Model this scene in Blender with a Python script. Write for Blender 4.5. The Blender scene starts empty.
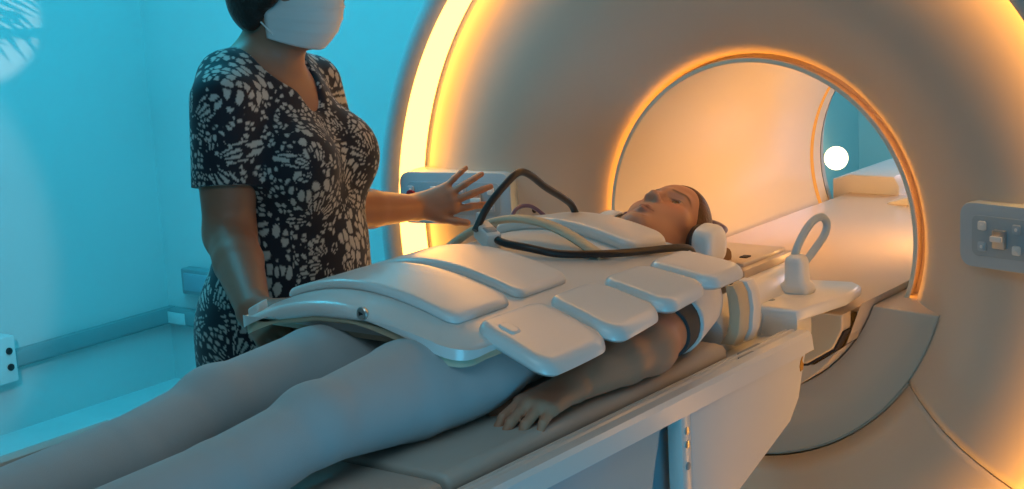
import bpy, bmesh, math, random
import numpy as np
from mathutils import Vector, Matrix
random.seed(7)
R = math.radians
PI = math.pi
COL = bpy.context.scene.collection
Z0 = 1.07            # height of the bore axis above the floor
V3 = lambda *a: np.array(a, float)
unit = lambda v: np.asarray(v, float) / np.linalg.norm(v)


# ------------------------------------------------------------------ materials
def new_mat(name):
    m = bpy.data.materials.new(name)
    m.use_nodes = True
    return m, m.node_tree, m.node_tree.nodes['Principled BSDF']


def mat(name, col, rough=.5, metal=0., coat=0., spec=.5, bump=0., bscale=300., mottle=0., mscale=6., sss=0., sheen=0.):
    m, t, b = new_mat(name)
    b.inputs['Base Color'].default_value = (*col, 1)
    b.inputs['Roughness'].default_value = rough
    b.inputs['Metallic'].default_value = metal
    b.inputs['Coat Weight'].default_value = coat
    b.inputs['Coat Roughness'].default_value = .15
    b.inputs['Specular IOR Level'].default_value = spec
    b.inputs['Sheen Weight'].default_value = sheen
    if sss:
        b.inputs['Subsurface Weight'].default_value = sss
        b.inputs['Subsurface Radius'].default_value = (.012, .005, .003)
    tc = t.nodes.new('ShaderNodeTexCoord')
    if mottle:
        n = t.nodes.new('ShaderNodeTexNoise'); n.inputs['Scale'].default_value = mscale
        n.inputs['Detail'].default_value = 3
        t.links.new(tc.outputs['Object'], n.inputs['Vector'])
        r = t.nodes.new('ShaderNodeMapRange')
        r.inputs[1].default_value = .3; r.inputs[2].default_value = .7
        r.inputs[3].default_value = 1 - mottle; r.inputs[4].default_value = 1 + mottle
        t.links.new(n.outputs['Fac'], r.inputs[0])
        h = t.nodes.new('ShaderNodeVectorMath'); h.operation = 'SCALE'
        h.inputs[0].default_value = col
        t.links.new(r.outputs[0], h.inputs['Scale'])
        t.links.new(h.outputs[0], b.inputs['Base Color'])
    if bump:
        n = t.nodes.new('ShaderNodeTexNoise'); n.inputs['Scale'].default_value = bscale
        n.inputs['Detail'].default_value = 2
        t.links.new(tc.outputs['Object'], n.inputs['Vector'])
        bp = t.nodes.new('ShaderNodeBump'); bp.inputs['Strength'].default_value = bump
        bp.inputs['Distance'].default_value = .002
        t.links.new(n.outputs['Fac'], bp.inputs['Height'])
        t.links.new(bp.outputs[0], b.inputs['Normal'])
    return m


def emit(name, col, s):
    m = bpy.data.materials.new(name); m.use_nodes = True
    t = m.node_tree; t.nodes.clear()
    e = t.nodes.new('ShaderNodeEmission'); o = t.nodes.new('ShaderNodeOutputMaterial')
    e.inputs[0].default_value = (*col, 1); e.inputs[1].default_value = s
    t.links.new(e.outputs[0], o.inputs[0])
    return m


def vcol_mat(name, rough=.5, sss=0., bump=0., bscale=400., sheen=0., spec=.4, coat=0.):
    m = mat(name, (.5, .5, .5), rough, bump=bump, bscale=bscale, sss=sss, sheen=sheen, spec=spec, coat=coat)
    t = m.node_tree
    a = t.nodes.new('ShaderNodeAttribute'); a.attribute_name = 'Col'
    t.links.new(a.outputs['Color'], t.nodes['Principled BSDF'].inputs['Base Color'])
    return m


M = {}
M['wall'] = mat('painted_wall', (.62, .66, .66), .45, mottle=.03, mscale=2.)
M['rearwall'] = mat('rear_painted_wall', (.42, .62, .66), .5, mottle=.03, mscale=2.)
M['floor'] = mat('vinyl_floor', (.70, .72, .72), .35, mottle=.04, mscale=5.)
M['ceil'] = mat('ceiling_paint', (.6, .6, .6), .8, mottle=.02)
M['rail'] = mat('rail_plastic', (.24, .30, .31), .4, mottle=.02)
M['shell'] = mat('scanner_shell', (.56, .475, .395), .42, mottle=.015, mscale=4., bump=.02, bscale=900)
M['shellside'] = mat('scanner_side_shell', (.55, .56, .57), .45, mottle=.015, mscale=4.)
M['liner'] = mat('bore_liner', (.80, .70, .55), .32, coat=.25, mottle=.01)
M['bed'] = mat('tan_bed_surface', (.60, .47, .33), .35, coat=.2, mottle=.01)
M['gap'] = mat('gap_dark', (.03, .02, .02), .7, mottle=.1)
M['white'] = mat('gloss_white_plastic', (.72, .73, .72), .3, coat=.3, mottle=.012, mscale=8.)
M['matte'] = mat('satin_white_plastic', (.68, .70, .70), .45, mottle=.015, mscale=8.)
M['panel'] = mat('control_panel_grey', (.38, .48, .55), .4, mottle=.02)
M['panel_in'] = mat('control_panel_inset', (.31, .40, .46), .45, mottle=.02)
M['button'] = mat('button_silver', (.75, .75, .73), .3, mottle=.02)
M['red'] = mat('button_red', (.35, .02, .03), .35, mottle=.05)
M['metal'] = mat('brushed_metal', (.62, .62, .60), .3, metal=.9, mottle=.05)
M['rubber'] = mat('black_rubber', (.018, .018, .020), .42, mottle=.2, mscale=30.)
M['cream'] = mat('cream_padding', (.58, .50, .36), .55, mottle=.04, mscale=12., bump=.1, bscale=500)
M['pad'] = mat('mattress_vinyl', (.46, .43, .39), .48, mottle=.05, mscale=5., bump=.12, bscale=260)
M['teal_lit_panel'] = mat('recess_panel', (.30, .52, .60), .5, mottle=.03)  # teal light on the panel is put into its base colour
M['hair'] = mat('dark_hair', (.016, .010, .008), .5, bump=.9, bscale=160., mottle=.3, mscale=60.)
M['brown_hair'] = mat('brown_hair', (.075, .028, .016), .5, bump=.7, bscale=160., mottle=.3, mscale=60.)
M['legging'] = mat('legging_knit', (.42, .45, .47), .7, sheen=.3, bump=.15, bscale=800., mottle=.03, mscale=10.)
M['shirt'] = mat('white_jersey', (.78, .78, .77), .8, sheen=.2, bump=.2, bscale=60., mottle=.05, mscale=15.)
M['cuff'] = mat('dark_sleeve_lining', (.06, .065, .07), .8, bump=.2, bscale=400., mottle=.1)
M['mask'] = mat('pleated_mask_fabric', (.66, .68, .68), .7, bump=.15, bscale=900., mottle=.02)
M['skin'] = vcol_mat('skin', .48, sss=.12, bump=.06, bscale=500.)
M['eye'] = vcol_mat('eye_gloss', .12, spec=.6)
M['dress'] = vcol_mat('printed_dress', .75, sheen=.15, bump=.1, bscale=700., spec=.25)
M['violet'] = mat('violet_band', (.10, .07, .16), .35, mottle=.1)
M['roll'] = mat('tan_cushion', (.28, .15, .06), .6, mottle=.1, bump=.1)
M['orange_lit_tray'] = mat('orange_lit_plastic', (.62, .50, .38), .3, coat=.3, mottle=.03)  # orange light on the tray block is put into its colour
M['gold'] = mat('gold_metal', (.7, .45, .15), .25, metal=1., mottle=.05)
M['yellow'] = mat('yellow_mark', (.55, .25, .02), .5, mottle=.2)
M['grey'] = mat('grey_plastic', (.30, .34, .36), .45, mottle=.04)
M['leaf'] = mat('palm_leaf', (.05, .14, .04), .5, mottle=.2)
M['pot'] = mat('terracotta', (.4, .17, .09), .8, mottle=.1)
M['soil'] = mat('soil', (.04, .025, .015), .95, mottle=.3, bump=.6)
M['ring'] = emit('ring_light', (1., .42, .072), 7.8)
M['edge'] = emit('bore_edge_light', (1., .35, .035), 7.5)
M['borelamp'] = emit('bore_lamp', (1., .66, .32), 18.)
M['rearring'] = emit('rear_ring_light', (1., .36, .07), .9)
M['globe'] = emit('lamp_globe', (1., .80, .42), 4.)


# ------------------------------------------------------------------ object helpers
def smooth(me, ang=40):
    me.polygons.foreach_set('use_smooth', [True] * len(me.polygons))
    if ang < 179:
        me.set_sharp_from_angle(angle=R(ang))
    me.update()


def link(name, me, m, parent=None, ang=40):
    o = bpy.data.objects.new(name, me)
    if m is not None:
        me.materials.append(m)
    COL.objects.link(o)
    smooth(me, ang)
    if parent is not None:
        o.parent = parent
        o.matrix_parent_inverse = Matrix.Translation(-parent.location)
    return o


def from_bm(name, bm, m, parent=None, ang=40):
    me = bpy.data.meshes.new(name)
    bmesh.ops.recalc_face_normals(bm, faces=bm.faces[:])
    bm.to_mesh(me); bm.free()
    return link(name, me, m, parent, ang)


def tag(o, label, cat, group=None, kind=None):
    o['label'] = label; o['category'] = cat
    if group: o['group'] = group
    if kind: o['kind'] = kind
    return o


def structure(o):
    o['kind'] = 'structure'
    return o


def thing(name, loc, label, cat, group=None):
    o = bpy.data.objects.new(name, None); COL.objects.link(o)
    o.location = loc; o.empty_display_size = .05
    return tag(o, label, cat, group)


def add_box(bm, lo, hi, bev=0., seg=2, mtx=None):
    g = bmesh.ops.create_cube(bm, size=1)
    v = g['verts']
    c = [(a + b) / 2 for a, b in zip(lo, hi)]; s = [b - a for a, b in zip(lo, hi)]
    for q in v:
        q.co = Vector((q.co.x * s[0] + c[0], q.co.y * s[1] + c[1], q.co.z * s[2] + c[2]))
    if bev:
        e = list({e for q in v for e in q.link_edges})
        r = bmesh.ops.bevel(bm, geom=e, offset=bev, segments=seg, affect='EDGES', profile=.5)
        v = list({q for f in r['faces'] for q in f.verts} | {q for q in v if q.is_valid})
    if mtx is not None:
        bmesh.ops.transform(bm, matrix=mtx, verts=[q for q in v if q.is_valid])
    return v


def box(name, lo, hi, m, parent=None, bev=.004, seg=2, mtx=None):
    bm = bmesh.new(); add_box(bm, lo, hi, bev, seg, mtx)
    return from_bm(name, bm, m, parent)


def add_prism(bm, pts, a0, a1, axis='y', bev=0., seg=2):
    """polygon pts (two coordinates each) extruded along an axis"""
    def P(p, a):
        return {'x': (a, p[0], p[1]), 'y': (p[0], a, p[1]), 'z': (p[0], p[1], a)}[axis]
    v0 = [bm.verts.new(P(p, a0)) for p in pts]; v1 = [bm.verts.new(P(p, a1)) for p in pts]
    n = len(pts)
    f = [bm.faces.new(v0), bm.faces.new(v1[::-1])]
    for i in range(n):
        f.append(bm.faces.new((v0[i], v1[i], v1[(i + 1) % n], v0[(i + 1) % n])))
    bmesh.ops.recalc_face_normals(bm, faces=f)
    if bev:
        ed = list({e for q in f[:2] for e in q.edges})
        bmesh.ops.bevel(bm, geom=ed, offset=bev, segments=seg, affect='EDGES', profile=.5)


def prism(name, pts, a0, a1, m, parent=None, axis='y', bev=0., seg=2, ang=40):
    bm = bmesh.new(); add_prism(bm, pts, a0, a1, axis, bev, seg)
    return from_bm(name, bm, m, parent, ang)


def catmull(P, n=8):
    P = [np.asarray(p, float) for p in P]
    Q = [2 * P[0] - P[1]] + P + [2 * P[-1] - P[-2]]
    out = []
    for i in range(1, len(Q) - 2):
        for k in range(n):
            t = k / n
            a, b, c, d = Q[i - 1], Q[i], Q[i + 1], Q[i + 2]
            out.append(.5 * (2 * b + (c - a) * t + (2 * a - 5 * b + 4 * c - d) * t * t + (3 * b - a - 3 * c + d) * t ** 3))
    out.append(P[-1])
    return np.array(out)


def add_tube(bm, path, rad, sides=12, flat=1., up=None):
    path = np.asarray(path, float); n = len(path)
    rad = np.broadcast_to(rad, (n,))
    T = np.gradient(path, axis=0); T /= np.linalg.norm(T, axis=1)[:, None]
    u = np.cross(T[0], up if up is not None else ((0, 0, 1) if abs(T[0][2]) < .9 else (1, 0, 0))); u = unit(u)
    rings = []
    for i in range(n):
        u = unit(u - T[i] * (u @ T[i])); w = np.cross(T[i], u)
        rings.append([bm.verts.new(path[i] + rad[i] * (math.cos(a) * u + flat * math.sin(a) * w))
                      for a in np.linspace(0, 2 * PI, sides, endpoint=False)])
    for a, b in zip(rings[:-1], rings[1:]):
        for k in range(sides):
            bm.faces.new((a[k], a[(k + 1) % sides], b[(k + 1) % sides], b[k]))
    bm.faces.new(rings[0][::-1]); bm.faces.new(rings[-1])


def tube(name, path, rad, m, parent=None, sides=12, n=8, flat=1., up=None):
    bm = bmesh.new(); add_tube(bm, catmull(path, n), rad, sides, flat, up)
    return from_bm(name, bm, m, parent, 60)


def lathe_y(name, prof, m, parent=None, a0=0., a1=360., n=160, centre=(0, Z0), ang=35, closed=False):
    """profile of (r, y) turned about the bore axis; angles from +x towards +z"""
    full = abs(a1 - a0) >= 359.9
    A = np.radians(np.linspace(a0, a1, n, endpoint=not full))
    bm = bmesh.new(); rings = []
    for a in A:
        rings.append([bm.verts.new((centre[0] + r * math.cos(a), y, centre[1] + r * math.sin(a))) for r, y in prof])
    k = len(prof); N = len(A)
    for i in range(N if full else N - 1):
        p, q = rings[i], rings[(i + 1) % N]
        for j in range(k if closed else k - 1):
            bm.faces.new((p[j], q[j], q[(j + 1) % k], p[(j + 1) % k]))
    if closed and not full:
        bm.faces.new(rings[0]); bm.faces.new(rings[-1][::-1])
    return from_bm(name, bm, m, parent, ang)


def spin_z(name, prof, m, parent=None, loc=(0, 0, 0), n=24, axis=(0, 0, 1), ang=40):
    """closed body of revolution about an axis through loc; profile (r, h)"""
    q = Vector(axis).to_track_quat('Z', 'Y').to_matrix().to_4x4()
    bm = bmesh.new(); rings = []
    for r, h in prof:
        rings.append([bm.verts.new((r * math.cos(a), r * math.sin(a), h)) for a in np.linspace(0, 2 * PI, n, endpoint=False)])
    for a, b in zip(rings[:-1], rings[1:]):
        for k in range(n):
            bm.faces.new((a[k], a[(k + 1) % n], b[(k + 1) % n], b[k]))
    bm.faces.new(rings[0][::-1]); bm.faces.new(rings[-1])
    bmesh.ops.transform(bm, matrix=Matrix.Translation(loc) @ q, verts=bm.verts[:])
    return from_bm(name, bm, m, parent, ang)


# ------------------------------------------------------------------ signed distance bodies
class Body:
    """smooth union of round cones and ellipsoids, meshed once as one closed surface"""
    def __init__(self): self.p = []

    def cone(self, a, b, ra, rb, k=.02, op=1):
        self.p.append(('c', np.asarray(a, float), np.asarray(b, float), ra, rb, k, op)); return self

    def chain(self, pts, rads, k=.02):
        for i in range(len(pts) - 1): self.cone(pts[i], pts[i + 1], rads[i], rads[i + 1], k if i == 0 else k * .4)
        return self

    def sleeve(self, a, b, ra, rb, k=.02, tilt=0.):
        a = np.asarray(a, float); b = np.asarray(b, float); n = unit(b - a)
        self.p.append(('f', a, b + n * rb * 1.2, ra, rb, k, 1, b, unit(n + tilt))); return self

    def ell(self, c, r, k=.02, rot=None, op=1):
        self.p.append(('e', np.asarray(c, float), np.asarray(r, float), np.eye(3) if rot is None else np.asarray(rot, float), 0, k, op)); return self

    def cut(self, pt, n, k=.004):
        """keep only the side of the plane the normal points away from"""
        self.p.append(('h', np.asarray(pt, float), unit(n), 0, 0, k, -2)); return self

    @staticmethod
    def dist(q, P):
        if q[0] == 'c':
            _, a, b, ra, rb = q[:5]
            ab = b - a; L2 = ab @ ab + 1e-12
            t = np.clip(((P - a) @ ab) / L2, 0, 1)
            return np.linalg.norm(P - a - t[..., None] * ab, axis=-1) - (ra + (rb - ra) * t)
        if q[0] == 'e':
            _, c, r, rot = q[:4]
            l = (P - c) @ rot.T
            k0 = np.linalg.norm(l / r, axis=-1); k1 = np.linalg.norm(l / r ** 2, axis=-1) + 1e-9
            return np.where(k0 < .05, k0 * min(r) - min(r), k0 * (k0 - 1) / k1)
        if q[0] == 'f':
            return np.maximum(Body.dist(('c',) + q[1:5], P), (P - q[7]) @ q[8])
        return (P - q[1]) @ q[2]

    @staticmethod
    def mix(f, d, k, op):
        if op == 1:
            h = np.maximum(k - np.abs(f - d), 0) / k
            return np.minimum(f, d) - h * h * k * .25
        if op == -1: d = -d
        h = np.maximum(k - np.abs(f - d), 0) / k
        return np.maximum(f, d) + h * h * k * .25

    def bounds(self, q, pad):
        if q[0] in 'cf':
            r = max(q[3], q[4]) + pad
            return np.minimum(q[1], q[2]) - r, np.maximum(q[1], q[2]) + r
        if q[0] == 'e':
            r = np.abs(q[3].T * q[2]).sum(1)
            return q[1] - r - pad, q[1] + r + pad
        return None

    def value(self, P):
        f = np.full(len(P), .3)
        for q in self.p: f = self.mix(f, self.dist(q, P), q[5], q[6])
        return f

    def mesh(self, axes):
        X, Y, Z = [np.asarray(a, np.float64) for a in axes]
        F = np.full((len(X), len(Y), len(Z)), .3)
        for q in self.p:
            bd = self.bounds(q, q[5] + .02)
            if bd is None:
                s = (slice(None),) * 3
            else:
                s = tuple(slice(max(np.searchsorted(A, l) - 1, 0), np.searchsorted(A, h) + 1) for A, l, h in zip((X, Y, Z), *bd))
            xs, ys, zs = X[s[0]], Y[s[1]], Z[s[2]]
            if not (len(xs) and len(ys) and len(zs)): continue
            P = np.stack(np.meshgrid(xs, ys, zs, indexing='ij'), -1)
            F[s] = self.mix(F[s], self.dist(q, P), q[5], q[6])
        S = F < 0
        c = np.zeros(tuple(n - 1 for n in S.shape), np.int8)
        for i in (0, 1):
            for j in (0, 1):
                for k in (0, 1):
                    c += S[i:c.shape[0] + i, j:c.shape[1] + j, k:c.shape[2] + k]
        act = (c > 0) & (c < 8)
        idx = np.full(c.shape, -1, np.int64); ii = np.argwhere(act); idx[act] = np.arange(len(ii))
        acc = np.zeros((len(ii), 3)); cnt = np.zeros(len(ii))
        A3 = (X, Y, Z)
        quads = []
        for ax in range(3):
            o1, o2 = [(1, 2), (2, 0), (0, 1)][ax]
            for a in (0, 1):
                for b in (0, 1):
                    p0 = ii.copy(); p0[:, o1] += a; p0[:, o2] += b
                    p1 = p0.copy(); p1[:, ax] += 1
                    f0 = F[tuple(p0.T)]; f1 = F[tuple(p1.T)]
                    m = (f0 < 0) != (f1 < 0)
                    t = f0[m] / (f0[m] - f1[m])
                    q = np.stack([A3[d][p0[m, d]] for d in range(3)], 1)
                    q[:, ax] += t * (A3[ax][p1[m, ax]] - q[:, ax])
                    acc[m] += q; cnt[m] += 1
            sl0 = [slice(None)] * 3; sl1 = [slice(None)] * 3
            sl0[ax] = slice(0, -1); sl1[ax] = slice(1, None)
            E = np.argwhere(S[tuple(sl0)] != S[tuple(sl1)])
            ok = np.ones(len(E), bool)
            for d in (o1, o2): ok &= (E[:, d] > 0) & (E[:, d] < c.shape[d])
            E = E[ok]
            ins = S[tuple(E.T)]
            def cell(da, db):
                q = E.copy(); q[:, o1] -= da; q[:, o2] -= db
                return idx[tuple(q.T)]
            Q = np.stack([cell(1, 1), cell(0, 1), cell(0, 0), cell(1, 0)], 1)
            Q[~ins] = Q[~ins][:, ::-1]
            quads.append(Q)
        V = acc / cnt[:, None]
        Q = np.concatenate(quads)
        for _ in range(2):
            d = self.value(V); e = 4e-4
            G = np.stack([self.value(V + e * np.eye(3)[i]) - self.value(V - e * np.eye(3)[i]) for i in range(3)], 1) / (2 * e)
            g2 = np.maximum((G * G).sum(1), .2)
            st = -d / g2
            st = np.clip(st, -.003, .003)
            V = V + G * st[:, None]
        return V, Q

    def build(self, name, axes, m, parent=None, colour=None, ang=180):
        V, Q = self.mesh(axes)
        me = bpy.data.meshes.new(name)
        me.from_pydata(V.tolist(), [], Q.tolist()); me.validate()
        if colour is not None:
            at = me.attributes.new('Col', 'FLOAT_COLOR', 'POINT')
            at.data.foreach_set('color', np.concatenate([colour(V), np.ones((len(V), 1))], 1).astype(np.float32).ravel())
        return link(name, me, m, parent, ang)


def axis(lo, hi, h, fine=()):
    """grid line positions with finer spacing inside the given intervals"""
    out = [lo]
    while out[-1] < hi:
        s = h
        for a, b, g in fine:
            if a <= out[-1] <= b: s = min(s, g)
        out.append(out[-1] + s)
    return np.array(out)


def sstep(a, b, x):
    t = np.clip((x - a) / (b - a), 0, 1)
    return t * t * (3 - 2 * t)


class Frame:
    def __init__(s, o, left, up, front, sc=1.):
        s.o = np.asarray(o, float); s.B = np.stack([unit(left), unit(up), unit(front)]) ; s.s = sc

    def __call__(s, x, y, z): return s.o + s.s * (V3(x, y, z) @ s.B)

    def inv(s, P): return ((P - s.o) @ s.B.T) / s.s


def head(b, F, face=True):
    s = F.s; B = F.B
    b.ell(F(0, .038, -.015), V3(.074, .084, .096) * s, .02 * s, B)
    b.ell(F(0, -.03, .028), V3(.061, .075, .060) * s, .03 * s, B)
    b.ell(F(0, .06, .035), V3(.060, .05, .055) * s, .03 * s, B)
    for q in (-1, 1):
        b.cone(F(q * .054, -.045, -.005), F(q * .018, -.093, .058), .016 * s, .015 * s, .03 * s)
        b.ell(F(q * .042, -.010, .052), V3(.018, .020, .018) * s, .025 * s, B)
    b.ell(F(0, -.095, .062), V3(.020, .016, .018) * s, .02 * s, B)
    b.cone(F(-.036, .030, .071), F(0, .028, .080), .012 * s, .010 * s, .018 * s)
    b.cone(F(.036, .030, .071), F(0, .028, .080), .012 * s, .010 * s, .018 * s)
    if not face: return
    b.cone(F(0, .026, .081), F(0, -.018, .099), .0064 * s, .0080 * s, .012 * s)
    b.ell(F(0, -.021, .098), V3(.0090, .008, .009) * s, .006 * s, B)
    for q in (-1, 1):
        b.ell(F(q * .0115, -.024, .090), V3(.0068, .0075, .011) * s, .006 * s, B)
        b.ell(F(q * .0062, -.0325, .097), V3(.004, .004, .006) * s, .003 * s, B, op=-1)
        b.ell(F(q * .032, .012, .091), V3(.017, .0115, .012) * s, .014 * s, B, op=-1)
        b.ell(F(q * .031, .0105, .0675), V3(.0160, .0135, .0138) * s, .004 * s, B)
        b.ell(F(q * .031, .0100, .0830), V3(.0142, .0082, .0120) * s, .002 * s, B, op=-1)
    # lips
    b.cone(F(-.024, -.0590, .0705), F(-.006, -.0540, .0842), .0028 * s, .0040 * s, .006 * s)
    b.cone(F(.024, -.0590, .0705), F(.006, -.0540, .0842), .0028 * s, .0040 * s, .006 * s)
    b.cone(F(-.006, -.0540, .0842), F(.006, -.0540, .0842), .0040 * s, .0040 * s, .006 * s)
    b.cone(F(-.021, -.0605, .0725), F(0, -.0648, .0828), .0030 * s, .0050 * s, .006 * s)
    b.cone(F(.021, -.0605, .0725), F(0, -.0648, .0828), .0030 * s, .0050 * s, .006 * s)
    b.ell(F(0, -.078, .083), V3(.014, .005, .004) * s, .010 * s, B, op=-1)


def ear(b, F, q):
    s = F.s
    b.ell(F(q * .077, .0, -.012), V3(.010, .030, .018) * s, .008 * s, F.B)
    b.ell(F(q * .087, .004, -.008), V3(.006, .016, .009) * s, .006 * s, F.B, op=-1)


def face_colour(F, V, col, skin):
    L = F.inv(V)
    ax = np.abs(L[:, 0])
    lip = np.exp(-((L[:, 0] / .025) ** 4 + ((L[:, 1] + .0595 + .25 * np.abs(L[:, 0]) * .2) / .0095) ** 4)) * (L[:, 2] > .07)
    col = col + (V3(.30, .105, .085) - col) * (lip * .7)[:, None]
    by = .0335 - 9. * np.maximum(ax - .036, 0) ** 2 + .04 * np.minimum(ax - .036, 0)
    lip_shade = np.exp(-((L[:, 1] + .0592) / .0013) ** 2) * (ax < .024) * (L[:, 2] > .065)  # dark line painted for the shade in the crease between the lips
    col = col + (V3(.07, .02, .018) - col) * (lip_shade * .8)[:, None]
    brow = np.exp(-((L[:, 1] - by) / (.0036)) ** 2) * sstep(.008, .016, ax) * (1 - sstep(.05, .058, ax)) * (L[:, 2] > .04)
    col = col + (V3(.03, .016, .01) - col) * (brow * .85)[:, None]
    lash = np.exp(-(((ax - .031) / .0155) ** 4)) * np.exp(-((L[:, 1] - .0168 + 9 * (ax - .031) ** 2) / .0016) ** 2) * (L[:, 2] > .06)
    col = col + (V3(.02, .012, .01) - col) * (lash * .85)[:, None]
    blush = np.exp(-(((ax - .042) / .02) ** 2 + ((L[:, 1] + .015) / .02) ** 2)) * (L[:, 2] > .03)
    return col * (1 + blush[:, None] * V3(.10, -.06, -.06))


def eyeball(F, q, parent, gaze=(0, 0, 1)):
    r = .0128 * F.s; c = F(q * .031, .0102, .0668)
    bm = bmesh.new()
    bmesh.ops.create_uvsphere(bm, u_segments=32, v_segments=24, radius=r)
    me = bpy.data.meshes.new('eye'); bm.to_mesh(me); bm.free()
    V = np.array([v.co[:] for v in me.vertices]) / r
    g = unit(V3(*gaze) @ F.B)
    a = np.arccos(np.clip(V @ g, -1, 1))
    C = np.tile(V3(.62, .58, .55), (len(V), 1))
    C[a < .72] = (.07, .035, .02); C[a < .27] = (.005, .005, .005)
    at = me.attributes.new('Col', 'FLOAT_COLOR', 'POINT')
    at.data.foreach_set('color', np.concatenate([C, np.ones((len(C), 1))], 1).astype(np.float32).ravel())
    me.transform(Matrix.Translation(Vector(c)))
    return link('eye', me, M['eye'], parent, 180)


def hand(b, wrist, d, back, thumb, curls, spread=(8, 2, -4, -11), sc=1., thumb_dir=None, tcurl=(10, 15), rr=1.):
    """palm and five jointed fingers; d points to the finger tips, back out of the back of the hand, thumb to the thumb side"""
    d = unit(d); back = unit(np.asarray(back, float) - d * (np.asarray(back) @ d)); th = unit(np.cross(d, back))
    if th @ np.asarray(thumb, float) < 0: th = -th
    w = np.asarray(wrist, float)
    kn = [(.088, .027), (.092, .008), (.087, -.011), (.078, -.028)]
    ln = [(.042, .025, .020), (.046, .029, .021), (.043, .027, .020), (.033, .021, .018)]
    r0 = [.0092, .0094, .0089, .0078]
    for i, (a, c) in enumerate(kn):
        K = w + sc * (d * a + th * c + back * (.002 if i in (1, 2) else -.001))
        b.cone(w + sc * th * c * .55, K, .0140 * sc * rr, .0112 * sc * rr, .016 * sc)
        sp = R(spread[i]); v = d * math.cos(sp) + th * math.sin(sp)
        axis_ = np.cross(v, back); p = K; ang = 0
        for j in range(3):
            ang += R(curls[i][j])
            dv = v * math.cos(ang) - back * math.sin(ang)
            p2 = p + dv * ln[i][j] * sc
            ra = r0[i] * (1 - .10 * j) * sc * rr
            b.cone(p, p2, ra, ra * .92, .003 * sc + (.004 * sc if j == 0 else 0))
            p = p2
    td = unit(thumb_dir if thumb_dir is not None else d * .72 + th * .62 - back * .25)
    p = w + sc * (d * .022 + th * .020 - back * .004)
    b.cone(w + sc * d * .01, p + td * .03 * sc, .014 * sc * rr, .0135 * sc * rr, .015 * sc)
    for j, (l, ra) in enumerate(((.042, .0125), (.032, .0105), (.026, .0092))):
        if j: 
            td = unit(td + d * math.tan(R(tcurl[j - 1])) - back * .05)
        p2 = p + td * l * sc
        b.cone(p, p2, ra * sc * rr, ra * .9 * sc * rr, .006 * sc)
        p = p2


# ------------------------------------------------------------------ the room
def build_room():
    XL, YB, YR = -3.33, 1.2, 4.4
    structure(box('floor', (-6, -6, -.1), (6, 7, 0), M['floor'], bev=0))
    structure(box('ceiling', (XL - .15, -5, 2.9), (4, 5, 3.0), M['ceil'], bev=0))
    structure(box('wall_left', (XL - .15, -5, 0), (XL, YB + .15, 2.9), M['wall'], bev=0))
    # partition the scanner is set through
    bm = bmesh.new()
    add_box(bm, (XL, YB, 0), (-.86, YB + .15, 2.9))
    structure(from_bm('wall_back', bm, M['wall']))
    structure(box('wall_back', (.86, YB, 0), (4, YB + .15, 2.9), M['wall'], bev=0))
    structure(box('wall_back', (-.86, YB, 1.95), (.86, YB + .15, 2.9), M['wall'], bev=0))
    # room behind the scanner
    xs = -1.83
    structure(box('wall_rear', (xs, YR, 0), (4, YR + .15, 2.9), M['rearwall'], bev=0))
    structure(box('wall_side', (xs - .15, YB + .15, 0), (xs, YR + .15, 2.9), M['rearwall'], bev=0))
    # bumper rail and cable duct along the foot of the walls
    def rail_profile(x):
        return [(x, .235), (x + .035, .240), (x + .045, .250), (x + .045, .290), (x + .035, .303), (x, .303)]
    o = prism('trim_1', rail_profile(XL), .41, YB, M['rail'], axis='y', bev=0)
    structure(o)
    pts = [(YB - .045, .250), (YB - .045, .290), (YB - .035, .303), (YB, .303), (YB, .235), (YB - .035, .240)]
    structure(prism('trim_2', pts, XL + .045, -.9, M['rail'], axis='x'))
    t = thing('rail_end_bracket', (XL, .31, .29), 'pale boxy end bracket closing the wall rail at left, two dark screws on its face', 'bracket')
    box('housing', (XL, .20, .205), (XL + .075, .415, .375), M['matte'], t, bev=.006)
    for z in (.262, .322):
        spin_z('screw', [(.013, 0), (.013, .006), (.008, .008)], M['rubber'], t, (XL + .074, .385, z), 16, (1, 0, 0))
    t = thing('rail_cover_plate', (-3.22, YB - .05, .265), 'small pale cover plate on the wall rail just right of the room corner', 'plate')
    box('plate', (-3.315, YB - .050, .246), (-3.19, YB - .044, .292), M['wall'], t, bev=.002)
    t = thing('wall_socket_box', (-3.05, YB, .42), 'grey socket box on the wall just above the rail, beside the patterned dress', 'socket box')
    box('housing', (-3.185, YB - .05, .375), (-2.98, YB, .478), M['grey'], t, bev=.006)
    box('face_plate', (-3.165, YB - .056, .392), (-3.0, YB - .048, .462), M['panel_in'], t, bev=.003)
    # lamp behind the scanner
    t = thing('globe_lamp', (-1.83, 4.0, .58), 'round glowing globe lamp seen through the far end of the scanner tunnel', 'lamp')
    return t


# ------------------------------------------------------------------ the scanner
def arc(r, a0, a1, n):
    return [(r * math.cos(R(a)), Z0 + r * math.sin(R(a))) for a in np.linspace(a0, a1, n)]


FACE = [(.3655, .034), (.3675, .012), (.376, -.012), (.395, -.040), (.427, -.074), (.462, -.104), (.50, -.130), (.54, -.151), (.58, -.165),
        (.62, -.172), (.66, -.173), (.70, -.170), (.735, -.164), (.760, -.157), (.776, -.148), (.780, -.138)]


def face_y(r):
    return float(np.interp(r, [p[0] for p in FACE], [p[1] for p in FACE]))


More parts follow.
